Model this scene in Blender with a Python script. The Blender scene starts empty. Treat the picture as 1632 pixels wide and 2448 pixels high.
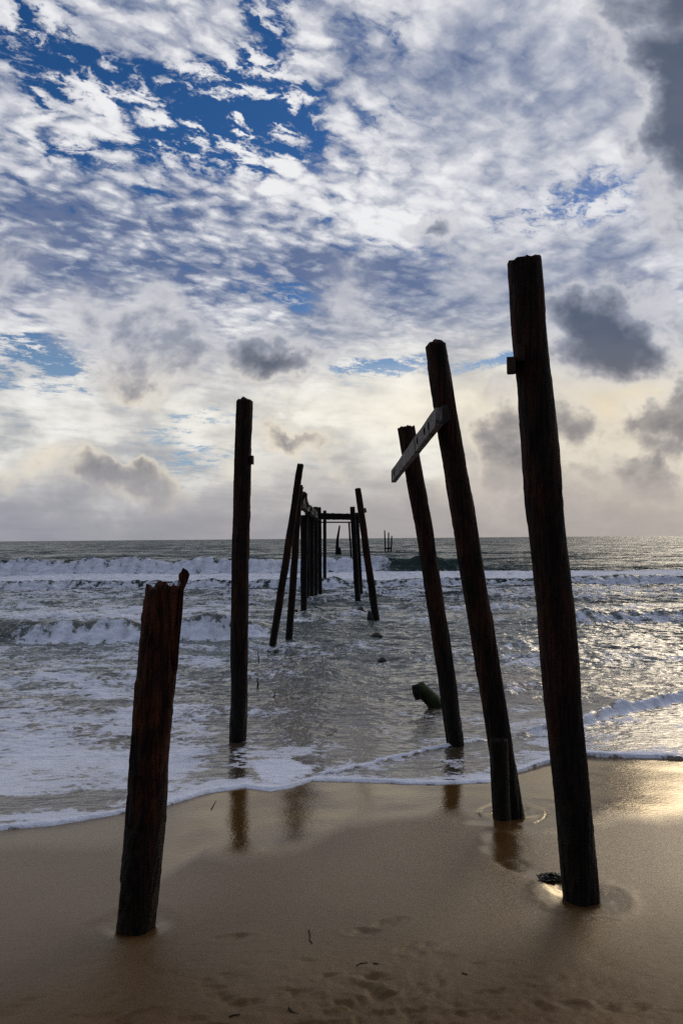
import bpy, math, random
import numpy as np
from mathutils import Matrix, Vector

random.seed(4)
SC = bpy.context.scene
COL = SC.collection
R = math.radians

# ------------------------------------------------------------------ camera
W_PX, H_PX, F_PX = 1632.0, 2448.0, 1700.0
CAM_Z = 2.4
PITCH = math.atan(63.0 / F_PX)
ROLL = math.atan(13.5 / 1632.0)
ROT = Matrix.Rotation(R(90) + PITCH, 3, 'X') @ Matrix.Rotation(-ROLL, 3, 'Z')
cam_d = bpy.data.cameras.new('camera')
cam_d.sensor_fit = 'VERTICAL'
cam_d.sensor_height = 36.0
cam_d.lens = 36.0 * F_PX / H_PX
cam_d.clip_start = 0.05
cam_d.clip_end = 20000
cam = bpy.data.objects.new('camera', cam_d)
cam.matrix_world = Matrix.Translation((0, 0, CAM_Z)) @ ROT.to_4x4()
COL.objects.link(cam)
SC.camera = cam


def ray(px, py):
    """direction of a photo pixel (survey of the photograph)"""
    return (ROT @ Vector(((px - W_PX / 2) / F_PX, -(py - H_PX / 2) / F_PX, -1.0)))


def at(px, py, Y):
    d = ray(px, py)
    t = Y / d.y
    return Vector((d.x * t, Y, CAM_Z + d.z * t))


def ground(px, py, z=0.0):
    d = ray(px, py)
    t = (z - CAM_Z) / d.z
    return Vector((d.x * t, d.y * t, z))


# ------------------------------------------------------------------ numpy noise
def _h(ix, iy, seed):
    n = (ix.astype(np.int64) * 374761393 + iy.astype(np.int64) * 668265263 + seed * 974634777) & 0x7fffffff
    n = ((n ^ (n >> 13)) * 1274126177) & 0x7fffffff
    return (n ^ (n >> 16)) & 0xffff


def perlin(x, y, seed=0):
    x = np.asarray(x, dtype=np.float64); y = np.asarray(y, dtype=np.float64)
    x, y = np.broadcast_arrays(x, y)
    ix = np.floor(x); iy = np.floor(y)
    fx = x - ix; fy = y - iy
    u = fx * fx * fx * (fx * (fx * 6 - 15) + 10)
    v = fy * fy * fy * (fy * (fy * 6 - 15) + 10)

    def g(dx, dy):
        a = _h(ix + dx, iy + dy, seed) * (2 * math.pi / 65536.0)
        return np.cos(a) * (fx - dx) + np.sin(a) * (fy - dy)
    n0 = g(0, 0) * (1 - u) + g(1, 0) * u
    n1 = g(0, 1) * (1 - u) + g(1, 1) * u
    return (n0 * (1 - v) + n1 * v) * 1.45


def fbm(x, y, octv=4, seed=0, gain=0.5, lac=2.03):
    s = 0.0; a = 1.0; t = 0.0
    for i in range(octv):
        s = s + a * perlin(x * lac ** i, y * lac ** i, seed + i * 17)
        t += a; a *= gain
    return s / t


def sst(a, b, x):
    t = np.clip((x - a) / (b - a), 0, 1)
    return t * t * (3 - 2 * t)


# ------------------------------------------------------------------ object helpers
def tag(o, label=None, cat=None, group=None, kind=None):
    if label: o['label'] = label
    if cat: o['category'] = cat
    if group: o['group'] = group
    if kind: o['kind'] = kind
    return o


def mesh_obj(name, verts, faces, mat, parent=None, smooth=True):
    me = bpy.data.meshes.new(name)
    me.from_pydata([tuple(v) for v in verts], [], faces)
    me.update()
    if smooth:
        me.polygons.foreach_set('use_smooth', [True] * len(me.polygons))
    me.materials.append(mat)
    o = bpy.data.objects.new(name, me)
    COL.objects.link(o)
    if parent is not None:
        o.parent = parent
        o.matrix_parent_inverse = parent.matrix_world.inverted()
    return o


def grid_obj(name, X, Y, Z, mat, attrs):
    ny, nx = X.shape
    n = nx * ny
    co = np.stack([X, Y, Z], -1).reshape(-1, 3).astype(np.float32)
    i = np.arange(n).reshape(ny, nx)
    q = np.stack([i[:-1, :-1], i[:-1, 1:], i[1:, 1:], i[1:, :-1]], -1).reshape(-1, 4)
    me = bpy.data.meshes.new(name)
    me.vertices.add(n); me.vertices.foreach_set('co', co.ravel())
    nf = len(q)
    me.loops.add(nf * 4); me.loops.foreach_set('vertex_index', q.ravel().astype(np.int32))
    me.polygons.add(nf)
    me.polygons.foreach_set('loop_start', np.arange(0, nf * 4, 4, dtype=np.int32))
    me.polygons.foreach_set('loop_total', np.full(nf, 4, dtype=np.int32))
    me.update(calc_edges=True)
    me.polygons.foreach_set('use_smooth', np.ones(nf, dtype=bool))
    for k, v in attrs.items():
        at_ = me.attributes.new(k, 'FLOAT', 'POINT')
        at_.data.foreach_set('value', np.ascontiguousarray(v, dtype=np.float32).ravel())
    me.materials.append(mat)
    o = bpy.data.objects.new(name, me)
    COL.objects.link(o)
    return o


# ------------------------------------------------------------------ node helpers
class G:
    """tiny expression builder over a node tree"""
    def __init__(s, tree): s.t = tree
    def node(s, kind, **kw):
        n = s.t.nodes.new(kind)
        for k, v in kw.items(): setattr(n, k, v)
        return n
    def put(s, sock, v):
        if v is None: return
        if isinstance(v, bpy.types.NodeSocket): s.t.links.new(v, sock)
        else: sock.default_value = v
    def m(s, op, a, b=None, c=None, clamp=False):
        n = s.node('ShaderNodeMath', operation=op, use_clamp=clamp)
        s.put(n.inputs[0], a); s.put(n.inputs[1], b); s.put(n.inputs[2], c)
        return n.outputs[0]
    def add(s, a, b): return s.m('ADD', a, b)
    def sub(s, a, b): return s.m('SUBTRACT', a, b)
    def mul(s, a, b): return s.m('MULTIPLY', a, b)
    def div(s, a, b): return s.m('DIVIDE', a, b)
    def mad(s, a, b, c): return s.m('MULTIPLY_ADD', a, b, c)
    def sst(s, a, b, x, o0=0.0, o1=1.0):
        n = s.node('ShaderNodeMapRange', interpolation_type='SMOOTHSTEP')
        s.put(n.inputs[0], x); s.put(n.inputs[1], a); s.put(n.inputs[2], b)
        s.put(n.inputs[3], o0); s.put(n.inputs[4], o1)
        return n.outputs[0]
    def lin(s, a, b, x, o0=0.0, o1=1.0):
        n = s.node('ShaderNodeMapRange')
        s.put(n.inputs[0], x); s.put(n.inputs[1], a); s.put(n.inputs[2], b)
        s.put(n.inputs[3], o0); s.put(n.inputs[4], o1)
        return n.outputs[0]
    def noise(s, vec, scale, detail=4, rough=.5, dist=0.0, out='Fac'):
        n = s.node('ShaderNodeTexNoise')
        s.put(n.inputs['Vector'], vec); n.inputs['Scale'].default_value = scale
        n.inputs['Detail'].default_value = detail; n.inputs['Roughness'].default_value = rough
        n.inputs['Distortion'].default_value = dist
        return n.outputs[out]
    def vec(s, x, y, z=0.0):
        n = s.node('ShaderNodeCombineXYZ')
        s.put(n.inputs[0], x); s.put(n.inputs[1], y); s.put(n.inputs[2], z)
        return n.outputs[0]
    def vm(s, op, a, b=None, scale=None):
        n = s.node('ShaderNodeVectorMath', operation=op)
        s.put(n.inputs[0], a)
        if b is not None: s.put(n.inputs[1], b)
        if scale is not None: s.put(n.inputs['Scale'], scale)
        return n.outputs['Value'] if op in ('LENGTH', 'DOT_PRODUCT') else n.outputs[0]
    def mapping(s, v, loc=(0, 0, 0), rot=(0, 0, 0), scale=(1, 1, 1), kind='POINT'):
        n = s.node('ShaderNodeMapping', vector_type=kind)
        s.put(n.inputs['Vector'], v); n.inputs['Location'].default_value = loc
        n.inputs['Rotation'].default_value = rot; n.inputs['Scale'].default_value = scale
        return n.outputs[0]
    def mix(s, f, a, b):
        n = s.node('ShaderNodeMix', data_type='RGBA')
        s.put(n.inputs[0], f)
        for sk, v in ((n.inputs[6], a), (n.inputs[7], b)):
            if isinstance(v, tuple) and len(v) == 3: v = v + (1.0,)
            s.put(sk, v)
        return n.outputs[2]
    def ramp(s, f, stops):
        n = s.node('ShaderNodeValToRGB')
        e = n.color_ramp.elements
        while len(e) < len(stops): e.new(0.5)
        for el, (p, c) in zip(e, stops):
            el.position = p; el.color = tuple(c) + (1.0,)
        s.put(n.inputs[0], f)
        return n.outputs[0]
    def attr(s, name):
        n = s.node('ShaderNodeAttribute', attribute_name=name)
        return n.outputs['Fac']


def srgb(r, g, b):
    f = lambda c: (c / 255 / 12.92) if c <= 10 else ((c / 255 + .055) / 1.055) ** 2.4
    return (f(r), f(g), f(b))


# ------------------------------------------------------------------ world
SUN_AZ, SUN_EL = R(33), R(21)


def build_world():
    w = bpy.data.worlds.new('World'); SC.world = w
    w.use_nodes = True
    t = w.node_tree; t.nodes.clear(); g = G(t)
    out = g.node('ShaderNodeOutputWorld'); bg = g.node('ShaderNodeBackground')
    bg.inputs['Strength'].default_value = 0.1
    t.links.new(bg.outputs[0], out.inputs[0])
    sky = g.node('ShaderNodeTexSky', sky_type='NISHITA')
    sky.sun_disc = False; sky.sun_elevation = SUN_EL; sky.sun_rotation = SUN_AZ
    sky.air_density = 1.0; sky.dust_density = 0.2; sky.ozone_density = 2.0
    tc = g.node('ShaderNodeTexCoord')
    d = tc.outputs['Generated']
    sep = g.node('ShaderNodeSeparateXYZ'); t.links.new(d, sep.inputs[0])
    dx, dy, dz = sep.outputs
    dyc = g.m('MAXIMUM', dy, 0.06)
    a = g.div(dx, dyc); b = g.div(dz, dyc)
    front = g.sst(0.12, 0.35, dy)
    # flat cloud sheet seen in perspective
    inv = g.div(1.0, g.add(g.m('MAXIMUM', dz, 0.0), 0.13))
    P = g.vec(g.mul(dx, inv), g.mul(dy, inv), 0.0)
    ab = g.vec(a, b, 0.0)
    wn = g.noise(ab, 5.0, 5, .55, out='Color')
    wv = g.vm('SCALE', g.vm('SUBTRACT', wn, (.5, .5, .5)), scale=0.17)
    q = g.vm('ADD', ab, wv)

    def blobs(lst, vec, start=0.0, kind='SPHERICAL'):
        acc = start
        for (px, py, rx, ry, rot, wt) in lst:
            dr = ray(px, py)
            ca, cb = dr.x / dr.y, dr.z / dr.y
            mp = g.mapping(vec, loc=(ca, cb, 0), rot=(0, 0, R(rot)), scale=(rx / F_PX, ry / F_PX, 1), kind='TEXTURE')
            gr = g.node('ShaderNodeTexGradient', gradient_type=kind)
            t.links.new(mp, gr.inputs[0])
            acc = g.mad(gr.outputs['Fac'], wt, acc)
        return acc

    # --- high broken cloud sheet (altocumulus): where it opens up
    gap = blobs([
        (75, 70, 210, 120, -15, 1.0), (300, 185, 330, 85, -12, .8), (585, 235, 240, 190, -10, 1.15), (240, 110, 120, 60, -20, .5),
        (650, 45, 130, 70, -25, .75), (395, 335, 230, 80, -20, .55), (630, 370, 150, 80, -25, .6), (170, 330, 200, 70, -25, .55), (90, 210, 90, 50, -20, .6),
        (1340, 475, 230, 120, 15, .85), (60, 885, 330, 80, 4, 1.25), (930, 884, 400, 42, 0, 1.25), (940, 110, 140, 80, -20, .3), (930, 260, 160, 60, 0, .3),
        (440, 1085, 170, 36, 0, .85), (680, 690, 150, 50, -10, .5), (470, 1020, 170, 34, 0, .6), (370, 440, 120, 60, -20, .35), (900, 580, 200, 50, -10, .35),
    ], q)
    thick = blobs([
        (250, 500, 560, 170, -8, .50), (40, 600, 330, 230, 0, .42), (1130, 180, 430, 300, 0, .36), (1020, 690, 520, 150, -6, .62),
        (480, 690, 480, 130, -8, .50), (1420, 600, 360, 160, 0, .35), (800, 620, 300, 90, 0, .3), (600, 130, 260, 120, 0, -.1),
        (820, 430, 420, 230, -20, -.22), (300, 270, 420, 150, -15, -.15), (1200, 380, 260, 200, 40, -.2), (1060, 470, 300, 130, 30, -.15),
    ], q)
    gap = g.mul(gap, front); thick = g.mul(thick, front)

    def along(az, sc):
        r_ = g.mapping(P, rot=(0, 0, R(az)))
        return g.mapping(r_, scale=(sc, 1, 1))
    side = g.sst(-.08, .25, a)
    hgt = g.sst(.18, .50, b)
    vA = along(58, 1.45); vB = along(-32, 1.5)
    wcl = g.vm('SCALE', g.vm('SUBTRACT', g.noise(vA, 7.0, 5, .6, out='Color'), (.5, .5, .5)), scale=.16)
    vAw = g.vm('ADD', vA, wcl)
    nL = g.noise(vA, 1.5, 4, .5, .2)
    cA = g.noise(vA, 5.4, 7, .56, .25); cB = g.noise(vB, 4.6, 7, .54, .3)
    nC = g.add(g.mul(cA, g.sub(1.0, side)), g.mul(cB, side))
    nF = g.noise(vAw, 16.0, 5, .55, .2)
    nF = g.mad(g.sub(nF, .5), g.mad(side, -.55, 1.0), .5)
    vo = g.node('ShaderNodeTexVoronoi', feature='SMOOTH_F1'); vo.inputs['Scale'].default_value = 17.0
    vo.inputs['Smoothness'].default_value = .35; t.links.new(vAw, vo.inputs['Vector'])
    pf = g.sub(.42, vo.outputs['Distance'])                      # > 0 in the middle of a puff
    soft = g.mad(side, -.60, 1.0)                              # smoother sheet towards the right
    pf = g.mul(pf, g.mul(soft, g.lin(0, 1, hgt, .35, 1.0)))
    nS = g.noise(g.vm('ADD', P, (3.7, 1.9, 0)), 2.6, 5, .55, .3)
    det = g.add(g.mad(g.sub(nC, .5), g.lin(0, 1, hgt, 2.1, 1.3), g.mul(g.sub(nL, .5), .7)), g.mad(g.sub(nF, .5), g.lin(0, 1, hgt, .7, 1.7), g.mul(pf, .75)))
    nG = g.noise(g.vm('ADD', vAw, g.vm('SCALE', wcl, scale=.5)), 36.0, 5, .6, .2)
    open_ = g.sub(g.mad(gap, .66, -.425), g.add(g.mul(det, g.lin(0, .5, gap, .75, 1.50)), g.mul(g.sub(nG, .5), g.lin(0, .5, gap, .25, 1.9))))
    alA = g.sst(.30, -.30, open_)
    sh = g.add(g.mad(thick, .85, .335), g.add(g.mul(g.sub(nC, .5), -1.5), g.add(g.mul(g.sub(nS, .5), 1.25), g.add(g.mul(g.sub(nF, .5), -1.3), g.mul(pf, -.9)))))
    white = g.ramp(sh, [(0.0, (.88, .88, .89)), (.20, (.76, .765, .80)), (.45, (.52, .54, .61)), (.70, (.30, .34, .45)), (1.0, (.13, .175, .31))])
    nBs = g.noise(g.mapping(ab, scale=(1, 1.5, 1)), 9.0, 6, .55, .2)
    shl = g.add(.30, g.add(g.mul(g.sub(nL, .5), 1.0), g.add(g.mul(g.sub(nBs, .5), 2.0), g.add(g.mul(g.sub(nC, .5), -.45), g.mul(thick, .3)))))
    low = g.mul(g.sst(.36, .16, b), front)
    cream = g.ramp(shl, [(0.0, (.94, .88, .75)), (.22, (.80, .74, .61)), (.48, (.54, .505, .45)), (1.0, (.26, .255, .27))])
    pale = g.ramp(shl, [(0.0, (.92, .90, .85)), (.22, (.79, .775, .73)), (.48, (.52, .52, .52)), (1.0, (.27, .285, .33))])
    cream = g.mix(g.sst(-.10, .38, a), pale, cream)
    colA = g.mix(low, white, cream)
    # blue of the sky itself, as the Sky Texture gives it, a little deeper
    hs = g.node('ShaderNodeHueSaturation'); hs.inputs['Saturation'].default_value = 1.22; hs.inputs['Value'].default_value = 0.1 * SKY_GAIN
    t.links.new(g.vm('MULTIPLY', sky.outputs[0], (.86, .95, 1.20)), hs.inputs['Color'])
    veil = g.mix(g.mul(g.sst(.40, .16, b), .55), hs.outputs[0], (.34, .47, .58))
    c = g.mix(g.mul(alA, .97), veil, colA)

    # glow of the hidden sun through the cloud
    glow = g.mul(blobs([(1560, 985, 460, 150, 0, .80), (1180, 975, 620, 130, 0, .50), (780, 985, 700, 120, 0, .36)], ab), front)
    c = g.mix(g.m('MULTIPLY', glow, .8, clamp=True), c, g.mix(g.sst(.05, .5, a), (1.04, .96, .78), (1.10, .92, .60)))

    # --- lower, darker cumulus drifting in front of it
    nB = g.noise(g.mapping(ab, scale=(1, 1.2, 1)), 7.5, 9, .60, .15)
    nB2 = g.noise(ab, 3.0, 3, .5)
    w2 = g.vm('SCALE', g.vm('SUBTRACT', g.noise(ab, 16.0, 4, .6, out='Color'), (.5, .5, .5)), scale=.075)
    q2 = g.vm('ADD', q, w2)
    cum = blobs([
        (1640, 60, 250, 420, 0, 1.5), (1660, 330, 190, 330, 0, 1.4), (1500, 60, 110, 220, 12, .35),
        (1440, 800, 260, 170, 0, 1.35), (1570, 850, 170, 80, 0, .6), (1410, 690, 150, 130, 20, .6), (1340, 850, 120, 60, 0, .4),
        (650, 860, 170, 95, 0, 1.25), (725, 890, 120, 60, 0, .4), (310, 800, 230, 160, -25, .88), (400, 900, 150, 80, 0, .45),
        (1035, 533, 110, 48, 0, .95), (340, 1140, 210, 70, -25, .95), (280, 1105, 110, 60, -20, .4),
        (680, 1048, 160, 46, 0, .85), (1540, 1000, 150, 75, -10, .95), (1625, 970, 80, 90, 0, .8), (1195, 1050, 130, 130, 30, 1.0), (1340, 1060, 140, 150, 0, .45),
        (1530, 1100, 110, 80, 0, .85), (1390, 1010, 110, 120, 0, .55), (1230, 1120, 140, 80, 0, .5), (830, 720, 130, 140, 0, .42),
        (180, 1130, 280, 90, 0, .55), (750, 1120, 260, 90, 0, .4), (1350, 1150, 420, 80, 0, .5), (30, 640, 150, 220, 0, .55),
        (1080, 1170, 200, 70, 0, .45), (1500, 1180, 250, 60, 0, .4), (1300, 620, 420, 200, 0, .25),
    ], q2)
    cum = g.mul(cum, front)
    dB = g.add(cum, g.mad(g.sub(nB, .5), 2.0, g.mad(g.sub(nB2, .5), .5, -.32)))
    alB = g.mul(g.sst(-.16, .26, dB), g.sst(.0, .20, cum))
    core = g.sst(.0, .95, g.add(dB, g.mul(g.sub(nBs, .5), .7)))
    hi = g.sst(.15, .30, b)
    lowc = g.ramp(core, [(0.0, (.84, .77, .64)), (.25, (.56, .51, .44)), (.5, (.36, .335, .325)), (1.0, (.17, .165, .18))])
    higc = g.ramp(core, [(0.0, (.66, .66, .69)), (.35, (.32, .345, .42)), (1.0, (.080, .105, .16))])
    skirt = g.mul(g.mul(g.sst(-.70, .15, dB), g.sst(.0, .25, cum)), .42)
    c = g.mix(skirt, c, g.mix(hi, (.50, .46, .41), (.36, .38, .45)))
    c = g.mix(g.mul(alB, .93), c, g.mix(hi, lowc, higc))

    # --- grey bank lying on the horizon
    bb = g.add(b, g.mul(g.sub(nB, .5), .17))
    bank = g.mul(g.sst(.135, .035, bb), front)
    bankc = g.mix(g.sst(-.6, .7, a), (.275, .285, .335), (.43, .375, .34))
    bankc = g.mix(g.sst(.0, .11, bb), bankc, g.mix(g.sst(-.6, .6, a), (.42, .42, .45), (.60, .53, .46)))
    c = g.mix(g.mul(bank, .92), c, bankc)
    # behind and above the viewer: unseen sky, made dull to shape the ambient light, and nothing below the horizon
    back = g.sst(.30, -.20, dy)
    c = g.mix(g.mul(back, .93), c, g.mix(g.sst(.12, .55, dz), (.035, .038, .045), (.27, .32, .44)))
    c = g.mix(g.mul(g.sst(.66, .82, dz), .90), c, (.31, .35, .47))
    c = g.mix(g.sst(.0, -.03, dz), c, (.03, .03, .03))
    fin = g.vm('SCALE', c, scale=10.0)
    t.links.new(fin, bg.inputs['Color'])
    w.cycles.sampling_method = 'MANUAL'
    w.cycles.sample_map_resolution = 512


SKY_GAIN = 0.55
build_world()
sun_d = bpy.data.lights.new('sun', 'SUN')
sun_d.energy = 0.6; sun_d.angle = R(24); sun_d.color = (1.0, .86, .66)
sun = bpy.data.objects.new('sun', sun_d); COL.objects.link(sun)
sun.rotation_euler = (R(90) - SUN_EL, 0, math.pi - SUN_AZ)

# ------------------------------------------------------------------ materials
def new_mat(name):
    m = bpy.data.materials.new(name); m.use_nodes = True
    t = m.node_tree; t.nodes.clear(); g = G(t)
    out = g.node('ShaderNodeOutputMaterial')
    return m, t, g, out


def bsdf(g, color, rough, spec=.5, ior=1.45, normal=None):
    p = g.node('ShaderNodeBsdfPrincipled')
    if isinstance(color, tuple): color = color + (1.0,)
    g.put(p.inputs['Base Color'], color); g.put(p.inputs['Roughness'], rough)
    g.put(p.inputs['Specular IOR Level'], spec); p.inputs['IOR'].default_value = ior
    if normal is not None: g.put(p.inputs['Normal'], normal)
    return p


def bump(g, h, strength, dist, normal=None):
    n = g.node('ShaderNodeBump'); g.put(n.inputs['Height'], h)
    g.put(n.inputs['Strength'], strength); n.inputs['Distance'].default_value = dist
    if normal is not None: g.put(n.inputs['Normal'], normal)
    return n.outputs[0]


def sand_material():
    m, t, g, out = new_mat('wet_sand')
    geo = g.node('ShaderNodeNewGeometry'); pos = geo.outputs['Position']
    wet = g.attr('wet'); grit = g.attr('grit')
    n1 = g.noise(pos, 1.3, 5, .6); n2 = g.noise(pos, 260, 2, .6); n3 = g.noise(pos, 900, 1, .5)
    base = g.mix(g.sst(.3, .7, n1), (.080, .0385, .0105), (.102, .0535, .0175))
    base = g.mix(g.lin(.3, .7, n2), g.vm('SCALE', base, scale=.62), g.vm('SCALE', base, scale=1.35))
    base = g.mix(g.mul(grit, g.sst(.60, .70, g.noise(pos, 42, 3, .6))), base, (.02, .014, .009))
    rough = g.lin(0, 1, wet, .50, .05)
    rough = g.m('ADD', rough, g.mul(g.sub(n1, .5), .10), clamp=True)
    mp = g.mapping(pos, scale=(1.0, 1.6, 1.0), rot=(0, 0, R(20)))
    rip = g.noise(mp, 26, 3, .55, .4)
    h = g.add(g.mul(n3, .25), g.mul(n2, .6))
    nb = bump(g, h, g.lin(0, 1, wet, .55, .04), .005)
    fl_ = g.noise(g.mapping(pos, scale=(.8, 2.6, 1.0), rot=(0, 0, R(-24))), 13, 5, .62, .8)
    nb = bump(g, rip, g.lin(0, 1, wet, .14, .09), .012, nb)
    nb = bump(g, fl_, g.lin(0, 1, wet, .42, .05), .014, nb)
    p = bsdf(g, base, rough, spec=g.lin(0, 1, wet, .07, .90), ior=2.2, normal=nb)
    p.inputs['Specular Tint'].default_value = (1.0, .83, .55, 1)
    t.links.new(p.outputs[0], out.inputs[0])
    return m


def water_material():
    m, t, g, out = new_mat('sea_water')
    geo = g.node('ShaderNodeNewGeometry'); pos = geo.outputs['Position']
    foam = g.attr('foam'); deep = g.attr('deep'); dist = g.attr('dist')
    wc = g.mix(deep, (.050, .036, .022), (.011, .032, .029))
    mp = g.mapping(pos, scale=(.42, 1.0, 1.0))
    r1 = g.noise(mp, 5.5, 4, .55, .6); r2 = g.noise(mp, 17, 4, .6, .4); r0 = g.noise(mp, .9, 5, .6, .3)
    near = g.sst(.0, 1.0, dist)
    calm = g.sst(.0, .22, deep)
    nb = bump(g, r2, g.lin(0, 1, near, g.lin(0, 1, calm, .35, .45), .25), .020)
    nb = bump(g, r1, g.lin(0, 1, near, g.lin(0, 1, calm, .30, .75), .8), .075, nb)
    nb = bump(g, r0, g.lin(0, 1, near, g.lin(0, 1, calm, .05, .45), .9), .35, nb)
    # open sea: slopes of the chop taken straight from noise, so that they survive at a distance
    sc_ = g.noise(g.mapping(pos, scale=(.35, 1.0, 1.0)), .55, 6, .68, .3, out='Color')
    sl = g.vm('MULTIPLY', g.vm('SUBTRACT', sc_, (.5, .5, .5)), (1.6, 2.6, 0.0))
    sw_ = g.noise(g.mapping(pos, scale=(.55, 1.0, 1.0)), .13, 5, .6, .3, out='Color')
    sl = g.vm('ADD', sl, g.vm('MULTIPLY', g.vm('SUBTRACT', sw_, (.5, .5, .5)), (.6, 1.9, 0.0)))
    sl = g.vm('ADD', sl, (0.0, -.30, 0.0))
    nb = g.vm('NORMALIZE', g.vm('ADD', nb, g.vm('SCALE', sl, scale=near)))
    wat = bsdf(g, wc, g.lin(0, 1, near, .05, .20), spec=g.lin(0, 1, near, .66, .09), ior=1.7, normal=nb)
    wat.inputs['Specular Tint'].default_value = (1.0, .92, .78, 1)
    # foam: lace of bubbles
    mf = g.mapping(pos, scale=(.62, 1.0, 1.0), rot=(0, 0, R(8)))
    l1 = g.noise(mf, 2.3, 6, .62, .9); l2 = g.noise(mf, 11, 5, .62, .5); l3 = g.noise(pos, 60, 3, .6)
    rid = g.m('ABSOLUTE', g.sub(l1, .5))
    rid2 = g.m('ABSOLUTE', g.sub(g.noise(mf, 6.0, 4, .55, 1.4), .5))
    lace = g.add(g.add(g.mul(g.sub(.13, rid), 1.7), g.mul(g.sub(.11, rid2), 1.9)), g.add(g.mul(g.sub(l2, .5), 1.1), g.mul(g.sub(l3, .5), .35)))
    fv = g.add(foam, g.mul(lace, g.lin(.75, 1.05, foam, .62, .10)))
    fm = g.mul(g.sst(.46, .60, fv), g.lin(.45, 1.0, fv, .62, .97))
    fb = bump(g, g.add(g.mul(l2, .7), g.mul(l3, .3)), .9, .045)
    fb = bump(g, l1, g.lin(0, 1, near, .25, 1.0), .30, fb)
    fc = bsdf(g, (.80, .82, .90), .65, spec=.25, normal=fb)
    mx = g.node('ShaderNodeMixShader')
    t.links.new(fm, mx.inputs[0]); t.links.new(wat.outputs[0], mx.inputs[1]); t.links.new(fc.outputs[0], mx.inputs[2])
    t.links.new(mx.outputs[0], out.inputs[0])
    return m


def pile_material(name, dark, rust, amount, scale=1.0):
    m, t, g, out = new_mat(name)
    tc = g.node('ShaderNodeTexCoord'); pos = tc.outputs['Object']
    mp = g.mapping(pos, scale=(1, 1, .38))
    n1 = g.noise(mp, 3.2 * scale, 6, .65, .6); n2 = g.noise(mp, 16 * scale, 5, .65, .3); n3 = g.noise(pos, 70, 4, .65)
    st = g.noise(g.mapping(pos, scale=(1, 1, .06)), 30, 4, .6)
    mask = g.mul(g.sst(.60 - amount * .3, .74 - amount * .2, g.add(g.mul(n1, .75), g.mul(n2, .3))), g.lin(.3, .7, st, .55, 1.0))
    c = g.mix(g.lin(.3, .7, n2), dark, tuple(x * 1.9 for x in dark))
    c = g.mix(mask, c, rust)
    c = g.mix(g.mul(g.sst(.64, .72, n3), .5), c, tuple(x * .4 for x in dark))
    crk = g.m('ABSOLUTE', g.sub(g.noise(g.mapping(pos, scale=(1, 1, .045)), 22, 4, .6, .6), .5))
    crk = g.sst(.0, .05, crk)
    c = g.mix(g.mul(g.sub(1.0, crk), .75), c, tuple(x * .3 for x in dark))
    h = g.add(g.add(g.mul(n2, .7), g.mul(crk, .45)), g.add(g.mul(n3, .5), g.mul(st, .5)))
    nb = bump(g, h, 1.0, .03)
    sp_ = g.node('ShaderNodeSeparateXYZ'); t.links.new(pos, sp_.inputs[0])
    tide = g.sst(.85, .30, g.mad(g.sub(n1, .5), 1.1, sp_.outputs[2]))     # weed and wet up to the reach of the swash
    c = g.mix(g.mul(tide, .8), c, g.mix(g.sst(.45, .65, n2), (.0028, .0028, .0022), (.0080, .0092, .0040)))
    p = bsdf(g, c, g.lin(0, 1, tide, .82, .50), spec=.22, normal=nb)
    t.links.new(p.outputs[0], out.inputs[0])
    return m


def wood_material(name, c1, c2, c3):
    m, t, g, out = new_mat(name)
    tc = g.node('ShaderNodeTexCoord'); pos = tc.outputs['Object']
    gr = g.noise(g.mapping(pos, scale=(9, .7, 9)), 12, 5, .65, .4)
    st = g.noise(g.mapping(pos, scale=(1, 2.2, 1.5)), 2.6, 5, .65, .5)
    c = g.mix(g.sst(.32, .68, gr), c1, c2)
    c = g.mix(g.sst(.50, .66, st), c, c3)
    nb = bump(g, gr, .6, .008)
    p = bsdf(g, c, .8, spec=.2, normal=nb)
    t.links.new(p.outputs[0], out.inputs[0])
    return m


def moss_material():
    m, t, g, out = new_mat('moss')
    tc = g.node('ShaderNodeTexCoord'); pos = tc.outputs['Object']
    n = g.noise(pos, 9, 5, .6); n2 = g.noise(pos, 60, 3, .6)
    c = g.mix(g.sst(.35, .65, n), (.009, .015, .003), (.026, .042, .007))
    p = bsdf(g, c, .7, spec=.3, normal=bump(g, n2, .8, .02))
    t.links.new(p.outputs[0], out.inputs[0])
    return m


def plain_material(name, c1, c2, rough=.7):
    m, t, g, out = new_mat(name)
    tc = g.node('ShaderNodeTexCoord'); pos = tc.outputs['Object']
    n = g.noise(pos, 14, 5, .6)
    p = bsdf(g, g.mix(g.sst(.35, .65, n), c1, c2), rough, spec=.3, normal=bump(g, n, .6, .03))
    t.links.new(p.outputs[0], out.inputs[0])
    return m


M_SAND = sand_material()
M_WATER = water_material()
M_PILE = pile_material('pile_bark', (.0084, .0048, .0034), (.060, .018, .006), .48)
M_RUST = pile_material('rusted_pile', (.0074, .0040, .003), (.12, .030, .007), .58)
M_FAR = pile_material('far_pile', (.006, .005, .0045), (.014, .008, .005), .2)
M_WOOD = wood_material('weathered_plank', (.115, .098, .086), (.24, .215, .195), (.018, .009, .005))
M_BLOCK = wood_material('block_wood', (.03, .019, .012), (.075, .055, .04), (.012, .007, .005))
M_DARKWOOD = wood_material('dark_timber', (.006, .0045, .004), (.014, .011, .009), (.005, .004, .003))
M_MOSS = moss_material()
M_ROCK = plain_material('wet_rock', (.010, .010, .010), (.022, .021, .020), .35)
M_WEED = plain_material('seaweed', (.010, .008, .006), (.025, .018, .012), .4)
M_TWIG = plain_material('twig_bark', (.012, .009, .007), (.03, .022, .015), .8)

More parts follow.
